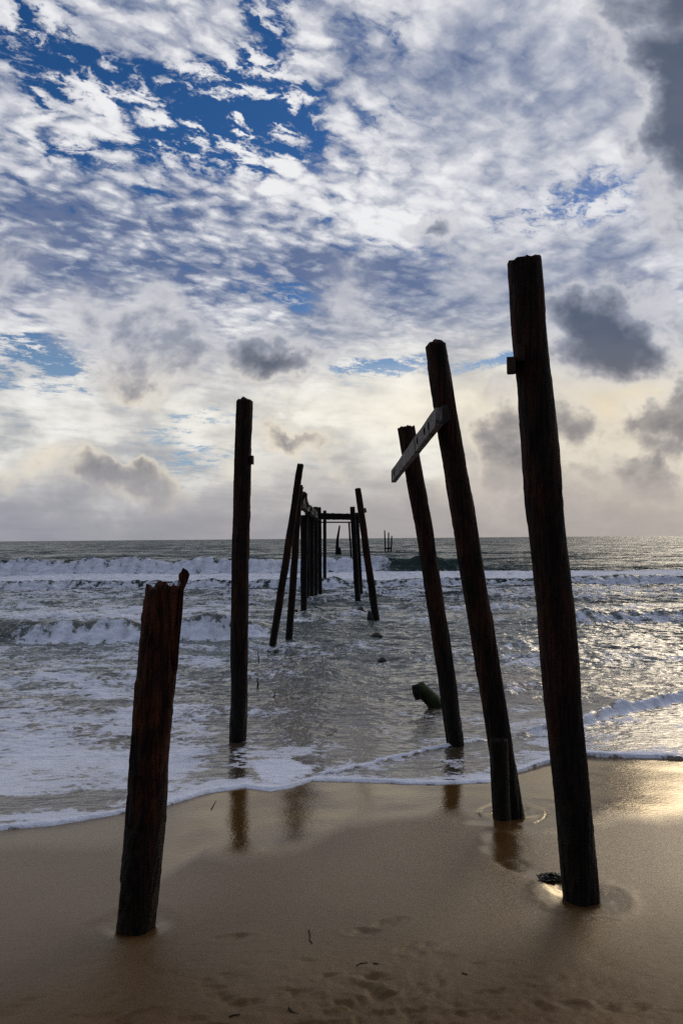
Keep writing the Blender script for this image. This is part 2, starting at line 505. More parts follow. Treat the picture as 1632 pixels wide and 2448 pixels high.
# ------------------------------------------------------------------ beach height
_ys = np.array([-80, -20, 0, 2.0, 3.0, 3.7, 4.4, 5.2, 6.0, 7.0, 8.5, 10, 13, 20, 60])
_zs = np.array([3.5, 1.9, .86, .50, .31, .20, .135, .085, .05, .01, -.06, -.14, -.35, -1.0, -3.0])


def beach_profile(Y):
    s = 0
    for o in (-.5, -.25, 0, .25, .5):
        s = s + np.interp(Y + o, _ys, _zs)
    return s / 5


def line_xy(pts, z):
    P = [ground(x, y, z) for x, y in pts]
    xs = np.array([p.x for p in P]); yv = np.array([p.y for p in P])
    o = np.argsort(xs)
    return xs[o], yv[o]


K = 1632 / 1568.0
SH = [(0, 1915), (120, 1902), (290, 1868), (385, 1848), (470, 1820), (560, 1803), (620, 1813), (670, 1803), (720, 1786), (860, 1790),
      (1000, 1797), (1120, 1790), (1180, 1768), (1245, 1742), (1350, 1724), (1450, 1728), (1568, 1731)]
SHX, SHY = line_xy([(x * K, y * K) for x, y in SH], .035)


def shore(X):
    s = np.interp(X, SHX, SHY)
    s = s + np.where(X < SHX[0], (X - SHX[0]) * .12, 0) + np.where(X > SHX[-1], (X - SHX[-1]) * -.02, 0)
    return s + .025 * perlin(X * 1.7, X * 0, 91) + .010 * perlin(X * 6.0, X * 0 + 3, 92)


MIR = [(0, 1925), (280, 1930), (375, 2000), (480, 1935), (545, 1952), (690, 1925), (800, 1862), (900, 1852), (1010, 1845), (1090, 1850),
       (1135, 1880), (1200, 1880), (1260, 1880), (1400, 1850), (1480, 1860), (1568, 1850)]
MIX, MIY = line_xy([(x * K, y * K) for x, y in MIR], .07)

PITS = []      # scour pits at the feet of the near piles (x, y, radius x, radius y, depth, wet)


def sand_height(X, Y):
    z = beach_profile(Y + .25 * perlin(X * .35, Y * .2, 5))
    z = z + .010 * fbm(X * .8, Y * .9, 3, 11)
    dry = sst(4.3, 2.6, Y)
    tr = np.exp(-((X - .05) / .75) ** 2) * sst(4.1, 3.4, Y) + .5 * dry
    z = z + dry * .010 * fbm(X * 3.2, Y * 3.6, 4, 13) + tr * .013 * fbm(X * 7.5, Y * 8.5, 5, 14, gain=.6) - tr * .024 * sst(.02, .55, fbm(X * 4.2 + 5, Y * 6.4, 3, 15))
    for (x, y, rx, ry, dp, w) in PITS:
        r = np.sqrt(((X - x) / rx) ** 2 + ((Y - y) / ry) ** 2)
        r = r + .30 * fbm(X * 4, Y * 4, 4, 23)
        z = z - dp * (1 - sst(.2, 1.0, r)) + dp * .30 * np.exp(-((r - 1.25) / .25) ** 2)
    return z


# ------------------------------------------------------------------ piles
def tube_pile(name, pts, mat, seed, seg=56, step=.022, rough=.030, top='rough', sink=.7, parent=None, ztop=None, flake=.06):
    """pts: list of (Vector, radius) from foot to head; one closed mesh"""
    P = [p for p, r in pts]; Rr = [r for p, r in pts]
    d0 = (P[1] - P[0]).normalized()
    P = [P[0] - d0 * sink] + P; Rr = [Rr[0]] + Rr
    cum = [0]
    for i in range(1, len(P)): cum.append(cum[-1] + (P[i] - P[i - 1]).length)
    L = cum[-1]; n = max(6, int(L / step))
    s = np.linspace(0, L, n + 1)
    cx = [np.interp(s, cum, [p[k] for p in P]) for k in range(3)]
    rr = np.interp(s, cum, Rr)
    cen = np.stack(cx, -1)
    r0 = Rr[1]
    cen[:, 0] += .10 * r0 * perlin(s * 1.1, s * 0 + seed, seed)
    cen[:, 1] += .10 * r0 * perlin(s * 1.1, s * 0 + seed + 9, seed + 1)
    ax = (P[-1] - P[0]).normalized()
    u = ax.cross(Vector((0, 1, 0))).normalized(); v = ax.cross(u).normalized()
    u = np.array(u); v = np.array(v)
    th = np.linspace(0, 2 * math.pi, seg, endpoint=False)
    TH, S = np.meshgrid(th, s)
    ct, sn = np.cos(TH), np.sin(TH)
    nz = rough * (perlin(ct * 1.6 + S * 3.5, sn * 1.6 + 7, seed + 2) * .7 + .5 * perlin(ct * 4 + S * 11, sn * 4 + S * 2, seed + 3)
                  + .35 * perlin(ct * 7 + S * 26, sn * 7 - S * 9, seed + 4) + .40 * perlin(ct * 5 + S * 3 + 8, sn * 14 + S * 17, seed + 14)
                  - 1.3 * sst(.30, .6, perlin(ct * 3 + S * 2.1, sn * 3 + S * 6, seed + 15)))
    fl = perlin(ct * 1.1 + S * .9, sn * 1.1 + S * 1.7 + 31, seed + 5) + .25 * perlin(ct * 5 + S * 9, sn * 5 + S * 8, seed + 6)
    nz = nz + flake * (sst(-.02, .05, fl) - .5)
    rad = rr[:, None] * (1 + nz)
    V = cen[:, None, :] + rad[..., None] * (ct[..., None] * u + sn[..., None] * v)
    # ragged head
    rg = {'hollow': (.62, 1.9)}.get(top, (.26, 2.0))
    V[-1] += np.array(ax) * (r0 * rg[0] * (fbm(np.cos(th) * rg[1], np.sin(th) * rg[1], 4, seed + 8, gain=.65)))[:, None]
    verts = V.reshape(-1, 3).tolist()
    faces = []
    for i in range(n):
        for j in range(seg):
            k = (j + 1) % seg
            faces.append((i * seg + j, i * seg + k, (i + 1) * seg + k, (i + 1) * seg + j))
    base = n * seg
    ring = list(range(base, base + seg))
    rt = rad[-1].mean()
    for q, f in enumerate((.8, .5, .22)):
        hgt = fbm(np.cos(th) * 3 * f + seed, np.sin(th) * 3 * f, 4, seed + 20 + q)
        dome = {'dome': .55, 'rough': .12, 'hollow': -.5}.get(top, .1)
        pos = cen[-1] + np.array(ax) * (r0 * (.38 * hgt + dome * (1 - f)))[:, None] + rt * f * (np.cos(th)[:, None] * u + np.sin(th)[:, None] * v)
        st = len(verts)
        verts += pos.tolist()
        nr = list(range(st, st + seg))
        for j in range(seg):
            k = (j + 1) % seg
            faces.append((ring[j], ring[k], nr[k], nr[j]))
        ring = nr
    verts.append((cen[-1] + np.array(ax) * r0 * ({'dome': .5, 'hollow': -.45}.get(top, .12))).tolist())
    ci = len(verts) - 1
    for j in range(seg): faces.append((ring[j], ring[(j + 1) % seg], ci))
    faces.append(tuple(reversed(range(seg))))
    foot = P[1]
    verts = [(a[0] - foot.x, a[1] - foot.y, a[2] - foot.z) for a in verts]
    o = mesh_obj(name, verts, faces, mat)
    o.location = foot
    if parent is not None: o.parent = parent; o.location = foot - parent.location
    bpy.context.view_layer.update()
    return o


def box_between(name, A, B, w, h, mat, parent=None, seed=0, jag=.0, seg=10, up=Vector((0, 0, 1)), wear=.03):
    """timber from A to B, width w (sideways), height h; slightly uneven, ends can be splintered"""
    ax = (B - A).normalized(); side = ax.cross(up).normalized(); upv = side.cross(ax).normalized()
    L = (B - A).length
    verts = []; faces = []
    prof = [(-.5, -.5), (-.5, -.17), (-.5, .17), (-.5, .5), (-.1, .5), (.5, .5), (.5, .17), (.5, -.17), (.5, -.5), (.1, -.5)]
    bev = .96
    rnd = random.Random(seed)
    np_ = len(prof)
    for i in range(seg + 1):
        tt = i / seg
        for (a, b) in prof:
            off = 0
            if i in (0, seg): off = jag * rnd.uniform(-1, 1)
            k = 1 + rnd.uniform(-wear, wear)
            p = ax * (L * tt + off) + side * (a * w * k) + upv * (b * h * k)
            verts.append(p)
    for i in range(seg):
        for j in range(np_):
            k = (j + 1) % np_
            faces.append((i * np_ + j, i * np_ + k, (i + 1) * np_ + k, (i + 1) * np_ + j))
    faces.append(tuple(reversed(range(np_)))); faces.append(tuple(range(seg * np_, seg * np_ + np_)))
    o = mesh_obj(name, verts, faces, mat, smooth=False)
    o.location = A
    if parent is not None:
        o.parent = parent; o.location = A - parent.location
    bpy.context.view_layer.update()
    return o


def pile_px(name, pts, zfoot, mat, seed, label, group=None, dY=0.0, Y=None, cat='pile', **kw):
    """pts: (px, py, width px) from foot to head as measured in the photograph"""
    x0, y0, w0 = pts[0]
    if Y is None:
        Y = ground(x0, y0, zfoot).y + .5 * w0 / F_PX * ground(x0, y0, zfoot).y
    L = []
    for i, (x, y, w) in enumerate(pts):
        yy = Y + dY * i / (len(pts) - 1)
        p = at(x, y, yy)
        if i == 0: p.z = min(p.z, zfoot)
        L.append((p, .475 * w / F_PX * yy))
    o = tube_pile(name, L, mat, seed, **kw)
    tag(o, label, cat, group)
    return o, L


GP = 'piles of the ruined pier'
# the five near piles
p1, L1 = pile_px('pier_pile', [(324, 2236, 94), (349, 1928, 95), (375, 1610, 96), (386, 1470, 96), (393, 1402, 86)], .14, M_RUST, 3,
                 'short broken rusty pile in the sand with a jagged hollow top and upright shard', GP, top='hollow', rough=.045, flake=.08)
p2, L2 = pile_px('pier_pile', [(569, 1777, 42), (574, 1388, 43), (581, 1090, 43), (584, 960, 41)], .0, M_PILE, 21,
                 'tall straight pile standing alone at the edge of the foam behind the broken stub', GP, top='dome')
p3, L3 = pile_px('pier_pile', [(1089, 1786, 43), (1050, 1500, 44), (1005, 1220, 44), (970, 1022, 43)], .0, M_PILE, 35,
                 'leaning pile in shallow water carrying the far end of the pale plank', GP)
p4, L4 = pile_px('pier_pile', [(1222, 1950, 60), (1182, 1700, 60), (1096, 1170, 60), (1039, 826, 54)], .05, M_PILE, 47,
                 'tall leaning pile in wet sand carrying the near end of the pale plank', GP, top='dome')
p4b, L4b = pile_px('pier_pile', [(1200, 1962, 44), (1194, 1860, 45), (1191, 1768, 44)], .055, M_PILE, 52,
                   'short dark stub pile pressed against the foot of the tall leaning plank pile', GP)
p5, L5 = pile_px('pier_pile', [(1390, 2158, 85), (1338, 1600, 91), (1307, 1250, 93), (1283, 991, 91), (1251, 626, 83)], .135, M_PILE, 63,
                 'tallest nearest pile, leaning in sand with two wooden blocks near its top', GP, flake=.05)
for L, k, w in ((L1, 2.1, .62), (L5, 2.2, .62), (L4, 1.9, .80)):
    p = L[0][0]; r = L[0][1]
    PITS.append((p.x, p.y - .02, r * k, r * k * .9, .028, w))

# rusty casing strip with upright shard on the broken pile
Y1 = L1[0][0].y


def shard():
    o_pts = [(425, 1600), (429, 1540), (436, 1470), (440, 1410), (448, 1392), (454, 1374), (449, 1364), (438, 1357), (434, 1364), (427, 1374), (427, 1384), (433, 1396),
             (430, 1412), (425, 1470), (418, 1540), (413, 1600)]
    r = L1[0][1]
    fr = [at(x, y, Y1 - .035) for x, y in o_pts]; bk = [at(x, y, Y1 + .045) for x, y in o_pts]
    n = len(o_pts)
    # inner ring gives the plate a bulged, uneven face
    cen = []
    V = fr + bk
    F = [(i, (i + 1) % n, n + (i + 1) % n, n + i) for i in range(n)]
    h = n // 2
    for k in (0, n):
        for i in range(h - 1):
            a, b = i, i + 1; c, d = n - 2 - i, n - 1 - i
            F.append((k + a, k + b, k + c, k + d) if k else (k + d, k + c, k + b, k + a))
    V = [v - p1.location for v in V]
    o = mesh_obj('casing_shard', V, F, M_RUST, smooth=False)
    o.parent = p1
    return o


shard()
Yb = L2[0][0].y
o = box_between('bracket', at(598, 1100, Yb - .02), at(606, 1100, Yb - .02), .10, .10, M_RUST, parent=p2, seed=2, seg=2)
Y5 = L5[0][0].y; r5 = L5[0][1]
o = box_between('block', at(1222, 874, Y5 - .18), at(1219, 872, Y5 + .24), .050, .108, M_BLOCK, parent=p5, seed=5, jag=.008, seg=4)
o = box_between('block', at(1245, 842, Y5 - .155), at(1244, 840, Y5 + .05),   .046, .105, M_BLOCK, parent=p5, seed=6, jag=.006, seg=4)
o['label'] = 'pale sawn plank end'

# pale plank joining the two leaning piles
A = Vector((.765 + .025, 5.70, 3.375)); B = Vector((.635 + .025, 8.98, 3.175))
pl = box_between('brace_plank', A, B, .055, .15, M_WOOD, seed=9, jag=.012, seg=16)
tag(pl, 'pale weathered plank bolted along two leaning piles', 'plank')
for tt in (.10, .17, .30, .90):
    c = A.lerp(B, tt) - Vector((.028, 0, 0))
    mm = []
    for s_ in (-1, 1):
        pass
    o = box_between('bolt', c + Vector((0, 0, -.03)), c + Vector((0, .004, .03)), .02, .02, M_RUST, parent=pl, seed=int(tt * 100), seg=2, up=Vector((0, 1, 0)))
o = box_between('cleat', at(1046, 1000, L4[0][0].y - .20), at(1068, 985, L4[0][0].y - .10), .05, .13, M_DARKWOOD, parent=p4, seed=12, seg=3)

# middle distance: two rows of piles with what is left of the deck
mid = [
    ([(650, 1551, 18.5), (685, 1330, 19), (718.5, 1110, 17)], 'long slanting pile at the beach end of the crowded far row', .0, M_PILE),
    ([(690.5, 1534, 18), (704, 1340, 18), (716, 1160, 16)], 'slanting pile just behind the long one at the beach end of the crowded row', .0, M_PILE),
    ([(726, 1462, 15.5), (727, 1232, 20)], 'upright pile under the splintered stringer, third from the beach in the crowded row', .0, M_FAR),
    ([(744, 1432, 15), (743, 1222, 16.5)], 'upright pile fourth from the beach in the crowded far row', .0, M_FAR),
    ([(754.5, 1423, 11), (754, 1212, 11)], 'slim pile standing at the crossbeam end beside the splintered stringer', .0, M_FAR),
    ([(765, 1420, 10.5), (763, 1213, 10)], 'pile under the crossbeam, second from the sea end of the crowded row', .0, M_FAR),
    ([(735, 1436, 11), (735, 1226, 12)], 'thin pile squeezed between the third and fourth piles of the crowded row', .0, M_FAR),
    ([(776, 1390, 9), (776, 1221, 8.5)], 'slim pile at the sea end of the crowded far row', .0, M_FAR),
    ([(898, 1478, 19), (876, 1320, 18), (855, 1168, 15.5)], 'leaning pile with a metal collar, outside the end of the crossbeam', .0, M_PILE),
    ([(855, 1441, 14.5), (842, 1212, 12.5)], 'thick pile carrying the crossbeam beside the leaning collared pile', .0, M_FAR),
    ([(863, 1425, 10), (852, 1226, 10)], 'thin pile half hidden behind the thick pile beside the collared one', .0, M_FAR),
]
mids = []
for i, (pts, lab, zf, mt) in enumerate(mid):
    o, L = pile_px('pier_pile', pts, zf, mt, 70 + i * 7, lab, GP, seg=24, step=.07, sink=1.2)
    mids.append((o, L))
far = [
    ([(840, 1330, 4.5), (834, 1250, 4.5)], 60, 'thin pile standing out at sea, seen close beside the crossbeam support'),
    ([(805, 1327, 9.5), (806.5, 1290, 7), (811.5, 1257, 4)], 107, 'leaning far pile with a thick broken foot seen under the crossbeam'),
    ([(813.5, 1326, 8), (811, 1309, 5)], 107, 'low broken stump beside the leaning far pile under the crossbeam'),
    ([(920.5, 1319, 3.6), (919, 1268, 3.2)], 127, 'tallest of the three distant piles on the horizon'),
    ([(928, 1321, 4.0), (928.5, 1273, 3.2)], 127, 'middle one of the three distant piles on the horizon'),
    ([(934.5, 1320, 4.0), (936, 1281, 3.2)], 127, 'shortest of the three distant piles on the horizon'),
]
fars = []
for i, (pts, Yf, lab) in enumerate(far):
    o, L = pile_px('pier_pile', pts, .3, M_FAR, 170 + i * 7, lab, GP, Y=Yf, seg=14, step=.25, sink=1.8)
    fars.append((o, L))
o = box_between('cross_rail', at(921, 1311, 126.6), at(936, 1310, 126.6), .12, .30, M_FAR, seed=31, seg=4)
tag(o, 'short dark rail low between the three distant piles', 'rail')

bm_ = box_between('crossbeam', at(752, 1234, 28.6), at(860, 1236, 28.6), .24, .25, M_DARKWOOD, seed=41, jag=.05, seg=24, wear=.09)
tag(bm_, 'thick dark crossbeam joining the two far rows of piles', 'beam')
o = box_between('lower_rail', at(752, 1248.5, 28.4), at(860, 1248.5, 28.4), .06, .055, M_DARKWOOD, seed=42, seg=14)
tag(o, 'thin rail hanging just under the thick crossbeam', 'rail')
st_ = box_between('stringer', at(716, 1200, 17.2), at(757, 1236, 29.5), .17, .20, M_FAR, seed=43, jag=.10, seg=40, wear=.42)
tag(st_, 'broken splintered stringer lying along the tops of the crowded far row', 'beam')
for k, (x, y, Yd, hh, tl) in enumerate([(713, 1186, 17.3, .26, .10), (719, 1190, 17.8, .16, .12), (723, 1199, 18.4, .30, .03), (726, 1214, 19, .14, .12), (730, 1212, 20, .22, -.08), (735, 1222, 21.5, .16, .12), (738, 1222, 22.5, .26, -.03), (745, 1230, 25, .16, .1), (749, 1232, 26, .2, .02), (716, 1192, 17.4, .30, .06), (721, 1200, 18.2, .34, -.05), (727, 1206, 19.5, .30, .04), (733, 1216, 21, .36, 0.0), (741, 1226, 23.5, .22, .07), (724, 1212, 18.6, .2, .1)]):
    a_ = at(x, y + 6, Yd); b_ = a_ + Vector((tl, .05, hh))
    box_between('splinter', a_, b_, .05 + .02 * (k % 3), .07, M_DARKWOOD if k % 2 else M_BLOCK, parent=st_, seed=50 + k, jag=.05, seg=5, up=Vector((0, 1, 0)))
o7, L7 = mids[7]
tube_pile('collar', [(at(865, 1216, L7[0][0].y), .5 * 19.5 / F_PX * L7[0][0].y), (at(866.5, 1226, L7[0][0].y), .5 * 19.5 / F_PX * L7[0][0].y)], M_RUST, 5, seg=20, sink=.01, step=.03, parent=o7)

# mossy log, stumps, rocks, stakes
lg = tube_pile('mossy_log', [(at(1062, 1706, 10.25), .105), (at(1030, 1672, 10.2), .108), (at(1000, 1643, 10.15), .100)], M_MOSS, 8, seg=36, sink=.3, rough=.03, flake=.03, top='dome')
tag(lg, 'green mossy broken log slanting out of the shallow water', 'log')
tube_pile('broken_end', [(at(1000, 1668, 10.08), .055), (at(995, 1654, 10.08), .060), (at(991, 1638, 10.1), .045)], M_PILE, 9, seg=24, sink=.02, parent=lg)  # end face of the log, its shadow put in as a dark part


def rock(px, py, wpx, hpx, seed, label, name='rock'):
    g0 = ground(px, py, 0.02); Yd = g0.y
    rx = .5 * wpx / F_PX * Yd; rz = hpx / F_PX * Yd
    V = []; Fc = []
    nu, nv = 22, 14
    for i in range(nv + 1):
        ph = math.pi * i / nv
        for j in range(nu):
            th = 2 * math.pi * j / nu
            x, y, z = math.sin(ph) * math.cos(th), math.sin(ph) * math.sin(th), math.cos(ph)
            k = 1 + .38 * float(fbm(np.array(x * 1.5 + seed), np.array(y * 1.5 + z * 1.8), 4, seed))
            V.append((x * rx * k, y * rx * k * .9, (z * rz) * k))
    for i in range(nv):
        for j in range(nu):
            k = (j + 1) % nu
            Fc.append((i * nu + j, i * nu + k, (i + 1) * nu + k, (i + 1) * nu + j))
    o = mesh_obj(name, V, Fc, M_ROCK)
    o.location = g0 + Vector((0, rx, -.02))
    tag(o, label, 'rock', 'dark rocks awash between the piles')
    return o


rock(863, 1464, 24, 12, 1, 'round dark rock awash a little behind the collared pile foot')
rock(884, 1478, 15, 17, 2, 'dark upright rock touching the foot of the collared pile')
rock(903, 1523, 32, 10, 3, 'low flat dark rock awash in front of the collared pile')
rock(914, 1582, 24, 11, 4, 'dome shaped dark rock nearest to the green mossy log')
rock(793, 1364, 11, 11, 5, 'tiny distant rock in the foam beyond the crowded far row')
rock(707, 1461, 9, 6, 6, 'tiny rock at the feet of the crowded far row')


def stick(name, pts, r, mat, label, cat, group=None):
    V = []; Fc = []; sg = 8
    for i, p in enumerate(pts):
        a = pts[max(0, i - 1)]; b = pts[min(len(pts) - 1, i + 1)]
        ax = (b - a).normalized(); u = ax.orthogonal().normalized(); v = ax.cross(u)
        rr = r * (1 - .5 * i / max(1, len(pts) - 1)) * (1 + .25 * math.sin(i * 2.3))
        for j in range(sg):
            th = 2 * math.pi * j / sg
            V.append(p - pts[0] + (u * math.cos(th) + v * math.sin(th)) * rr)
    for i in range(len(pts) - 1):
        for j in range(sg):
            k = (j + 1) % sg
            Fc.append((i * sg + j, i * sg + k, (i + 1) * sg + k, (i + 1) * sg + j))
    Fc.append(tuple(reversed(range(sg)))); Fc.append(tuple(range((len(pts) - 1) * sg, len(pts) * sg)))
    o = mesh_obj(name, V, Fc, mat)
    o.location = pts[0]
    tag(o, label, cat, group)
    return o


def stake(x0, y0, x1, y1, label, w=4.0):
    g0 = ground(x0, y0, 0.0); b = at(x1, y1, g0.y)
    a = g0 - (b - g0) * .8
    n = 7
    pts = [a.lerp(b, i / (n - 1)) + Vector((.008 * math.sin(i * 2.1), 0, 0)) for i in range(n)]
    stick('stake', pts, .5 * w / F_PX * g0.y, M_TWIG, label, 'stake', 'thin stakes sticking out of the water')


stake(618, 1580, 617.5, 1558, 'thin upright stake standing in front of the long slanting pile foot')
stake(616, 1643, 616, 1621, 'short thick stake close beside the tall lone pile', 5.5)
stake(652, 1673, 659, 1653, 'short tilted stake nearest to the beach', 4.5)
stake(635, 1545, 630, 1535, 'tiny tilted stake beside the long slanting pile foot', 2.6)
stake(641, 1568, 640.5, 1553, 'small upright stake touching the foot of the long slanting pile', 2.6)

# ------------------------------------------------------------------ sand
def sand_mesh():
    yr = np.concatenate([np.linspace(-70, 0, 40, endpoint=False), np.linspace(0, 2.3, 50, endpoint=False),
                         np.linspace(2.3, 8.2, 560, endpoint=False), np.linspace(8.2, 14, 60, endpoint=False), np.linspace(14, 60, 30)])
    un = np.linspace(-1, 1, 560)
    inner = un * 1.0
    us = np.concatenate([[-60, -25, -12, -6, -4, -3, -2.4], np.linspace(-2.0, -1.05, 60), inner, np.linspace(1.05, 2.0, 60), [2.4, 3, 4, 6, 12, 25, 60]])
    half = np.interp(yr, [-70, 0, 2.3, 8.2, 60], [2.4, 1.6, 1.75, 4.4, 30])
    X = us[None, :] * half[:, None]; Y = np.repeat(yr[:, None], len(us), 1)
    Z = sand_height(X, Y)
    # footprints at the bottom of the picture
    rnd = random.Random(12)
    for (px, py, ang) in [(700, 2360, 20), (870, 2215, -10), (930, 2190, 15), (860, 2330, -25), (990, 2260, 10), (1010, 2340, 30), (1240, 2345, 5), (560, 2230, 0),
                          (330, 2420, 20), (1100, 2420, 10), (1340, 2390, -10), (820, 2410, 10), (1480, 2400, 0)]:
        g0 = ground(px, py, .30 if py > 2300 else .2)
        a = R(ang + 8); dx = X - g0.x; dy = Y - g0.y
        u_ = (dx * math.cos(a) + dy * math.sin(a)) / .135; v_ = (-dx * math.sin(a) + dy * math.cos(a)) / .055
        rr = np.sqrt(u_ ** 2 + v_ ** 2) + .45 * fbm(X * 8, Y * 8, 3, 3)
        Z = Z - .014 * (1 - sst(.3, 1.1, rr)) * (.6 + .8 * perlin(X * 14, Y * 14, 8)) + .003 * np.exp(-((rr - 1.15) / .25) ** 2)
    mir = np.interp(X, MIX, MIY) + .10 * fbm(X * 1.6, Y * 1.6, 4, 77)
    S = shore(X)
    wet = sst(-.60, .10, Y - mir)
    wet = wet * np.interp(X, [-2.6, -1.55, -1.2, 5], [.55, .6, 1, 1])
    # water standing round the pile feet and draining between them
    for (x, y, rx, ry, dp, w) in PITS:
        r = np.sqrt(((X - x) / (rx * 1.05)) ** 2 + ((Y - y) / (ry * .95)) ** 2) + .25 * fbm(X * 4, Y * 4, 3, 23) + .06 * fbm(X * 14, Y * 14, 2, 31)
        wet = np.maximum(wet, w * sst(1.25, .45, r))
    for (ax_, ay_, bx_, by_, wd) in [(1170, 2020, 1230, 2060, .10), (1230, 2060, 1330, 2125, .09), (1195, 1990, 1215, 2040, .16), (1160, 1950, 1100, 1945, .07), (1300, 1900, 1260, 1960, .09)]:
        a = ground(ax_, ay_, .1); b = ground(bx_, by_, .12)
        ex, ey = b.x - a.x, b.y - a.y; l2 = ex * ex + ey * ey
        tt = np.clip(((X - a.x) * ex + (Y - a.y) * ey) / l2, 0, 1)
        dd = np.hypot(X - a.x - tt * ex, Y - a.y - tt * ey) + .035 * fbm(X * 5, Y * 5, 2, 41)
        k = sst(wd * 1.45, wd * .45, dd)
        wet = np.maximum(wet, .86 * k); Z = Z - .0025 * k
    wet = np.maximum(wet, sst(2.6, 9, Y) * .30)
    wet = np.maximum(wet, .30 * sst(3.1, 4.9, Y + .5 * fbm(X * .7, Y * .7, 3, 61)))
    grit = sst(3.9, 2.7, Y) * sst(-.05, .5, fbm(X * .9, Y * .9, 3, 19))
    o = grid_obj('sand', X, Y, Z, M_SAND, {'wet': wet, 'grit': grit})
    tag(o, kind='structure')
    return o


sand_mesh()

# ------------------------------------------------------------------ sea
def spaced(segs):
    out = []
    for a, b, n in segs: out.append(np.linspace(a, b, n, endpoint=False))
    return np.concatenate(out)


def geo(a, b, n): return np.exp(np.linspace(math.log(a), math.log(b), n, endpoint=False))


def sea_mesh():
    yr = np.concatenate([spaced([(4.6, 8.2, 300), (8.2, 11.5, 190), (11.5, 15.8, 130), (15.8, 20.6, 170), (20.6, 33, 130), (33, 39, 110), (39, 49.5, 60), (49.5, 56.5, 110)]),
                         geo(56.5, 140, 120), geo(140, 700, 90), geo(700, 9000, 40)])
    us = np.concatenate([-np.array([40, 15, 6, 3.2, 2.4]), np.linspace(-2.0, -1.03, 90), np.linspace(-1, 1, 620), np.linspace(1.03, 2.0, 90), [2.4, 3.2, 6, 15, 40]])
    half = .50 * yr + .35
    X = us[None, :] * half[:, None]; Y = np.repeat(yr[:, None], len(us), 1)
    S = shore(X); off = Y - S
    zs = sand_height(X, Y)
    px = 816 + X / Y * F_PX                      # bearing, used only to place each breaker along its crest line
    # open water
    A = sst(.3, 9, off)
    far = sst(12, 60, Y)
    cr = lambda v: .32 - np.abs(v)                # sharp little crests, round troughs
    wx = X + .35 * fbm(X * .8, Y * .8, 2, 211); wy = Y + .25 * fbm(X * .7, Y * .9, 2, 212)
    z = A * (.050 * fbm(X * .30, Y * .75, 3, 201) + .10 * cr(fbm(wx * .75, wy * 1.5, 3, 203)) + .085 * cr(fbm(wx * 1.5 + 9, wy * 3.2, 3, 204)) - .030)
    z = z + sst(12, 24, Y) * .16 * (cr(fbm(wx * .30, wy * .75, 3, 214)) - .1)
    z = z + sst(.25, 2.2, off) * sst(40, 16, Y) * (.024 * cr(fbm(wx * 2.6, wy * 5.6, 2, 205)) + .008 * cr(fbm(wx * 6 + 4, wy * 11, 2, 206)))
    z = z + far * (.16 * fbm(X * .07, Y * .20, 3, 207) + .10 * fbm(X * .22, Y * .5, 3, 209))
    z = z - .02 * A
    foam = np.full_like(z, .0)
    nlow = fbm(X * .35, Y * .6, 4, 301)
    nmid = fbm(X * 1.0, Y * 1.8, 4, 303)

    def breaker(yc, h, wf, wb, mask, seed, foaminess=1.0, turb=.35, fc=1.0, fw=1.25):
        nonlocal z, foam
        y_ = np.asarray(yc)
        r0 = max(0, int(np.searchsorted(yr, y_.min() - 3.2 * wf - 2.0 - h))); r1 = int(np.searchsorted(yr, y_.max() + 4.0 * wb + 2.0 + h))
        if y_.ndim == 2: r0, r1 = 0, len(yr)
        sl_ = slice(r0, r1)
        _breaker(z[sl_], foam[sl_], X[sl_], Y[sl_], yc, h, wf, wb, mask[sl_], seed, foaminess[sl_] if np.ndim(foaminess) == 2 else foaminess, turb, fc, fw)

    def _breaker(z, foam, X, Y, yc, h, wf, wb, mask, seed, foaminess, turb, fc, fw):
        c = yc + (.25 + .5 * h) * fbm(X * .25, X * 0 + seed, 3, seed) + .022 * X
        d = Y - c
        hh = h * mask * (.80 + .45 * fbm(X * .45 / max(h, .2), X * 0 + 3, 4, seed + 1))
        prof = np.where(d < 0, np.exp(-(d / wf) ** 2), np.exp(-(np.abs(d) / wb) ** 1.5))
        tb = fbm(X * 2.2 / (h + .35), Y * 2.4 / (h + .35), 5, seed + 2, gain=.6)
        ff = np.exp(-((d + wf * fc) / (wf * fw)) ** 2) * mask
        tb2 = fbm(X * 6.5 / (h + .25), Y * 6.5 / (h + .25), 3, seed + 5, gain=.65)
        z += hh * prof + h * (turb * tb + .22 * turb * tb2) * np.clip(ff, 0, 1)
        str_ = fbm(X * 2.6 / (h + .25), Y * .9 / (h + .25), 4, seed + 7)
        foam[:] = np.maximum(foam, foaminess * (ff * .90 + (.50 * tb + .75 * str_) * sst(.04, .25, ff)))

    # far breaker, broken on the left, green and steep towards its right end
    mk = sst(-40, -27, X) * .25 + .75
    mk = mk * sst(12, 6.5, X)
    fo = .74 * sst(4.6, 1.5, X) + .16
    breaker(52.5, 1.25, .95, 4.5, mk, 401, fo, .26)
    # second line of white water across the whole picture
    breaker(36.2, .52, .55, 2.2, .65 + .35 * sst(-.3, .4, fbm(X * .16, X * 0, 3, 77)), 403, .80, .40)
    # left breaker
    mk3 = sst(-1.1, -2.6, X)
    breaker(17.7, .60, .38, 1.4, mk3, 405, sst(-8.6, -6.6, X) * .85 + .08, .34, fc=1.2, fw=1.0)
    # right low dark wave
    mk4 = sst(4.6, 7.0, X)
    breaker(20.2, .36, .45, 1.1, mk4, 407, .52, .25)
    # soft humps in the channel
    breaker(24.5, .16, .5, 1.2, sst(.0, 3, X) * sst(9, 5, X), 409, .45, .3)
    breaker(14.3, .10, .35, .8, sst(-.5, .6, X) * sst(8, 5, X), 411, .35, .3)
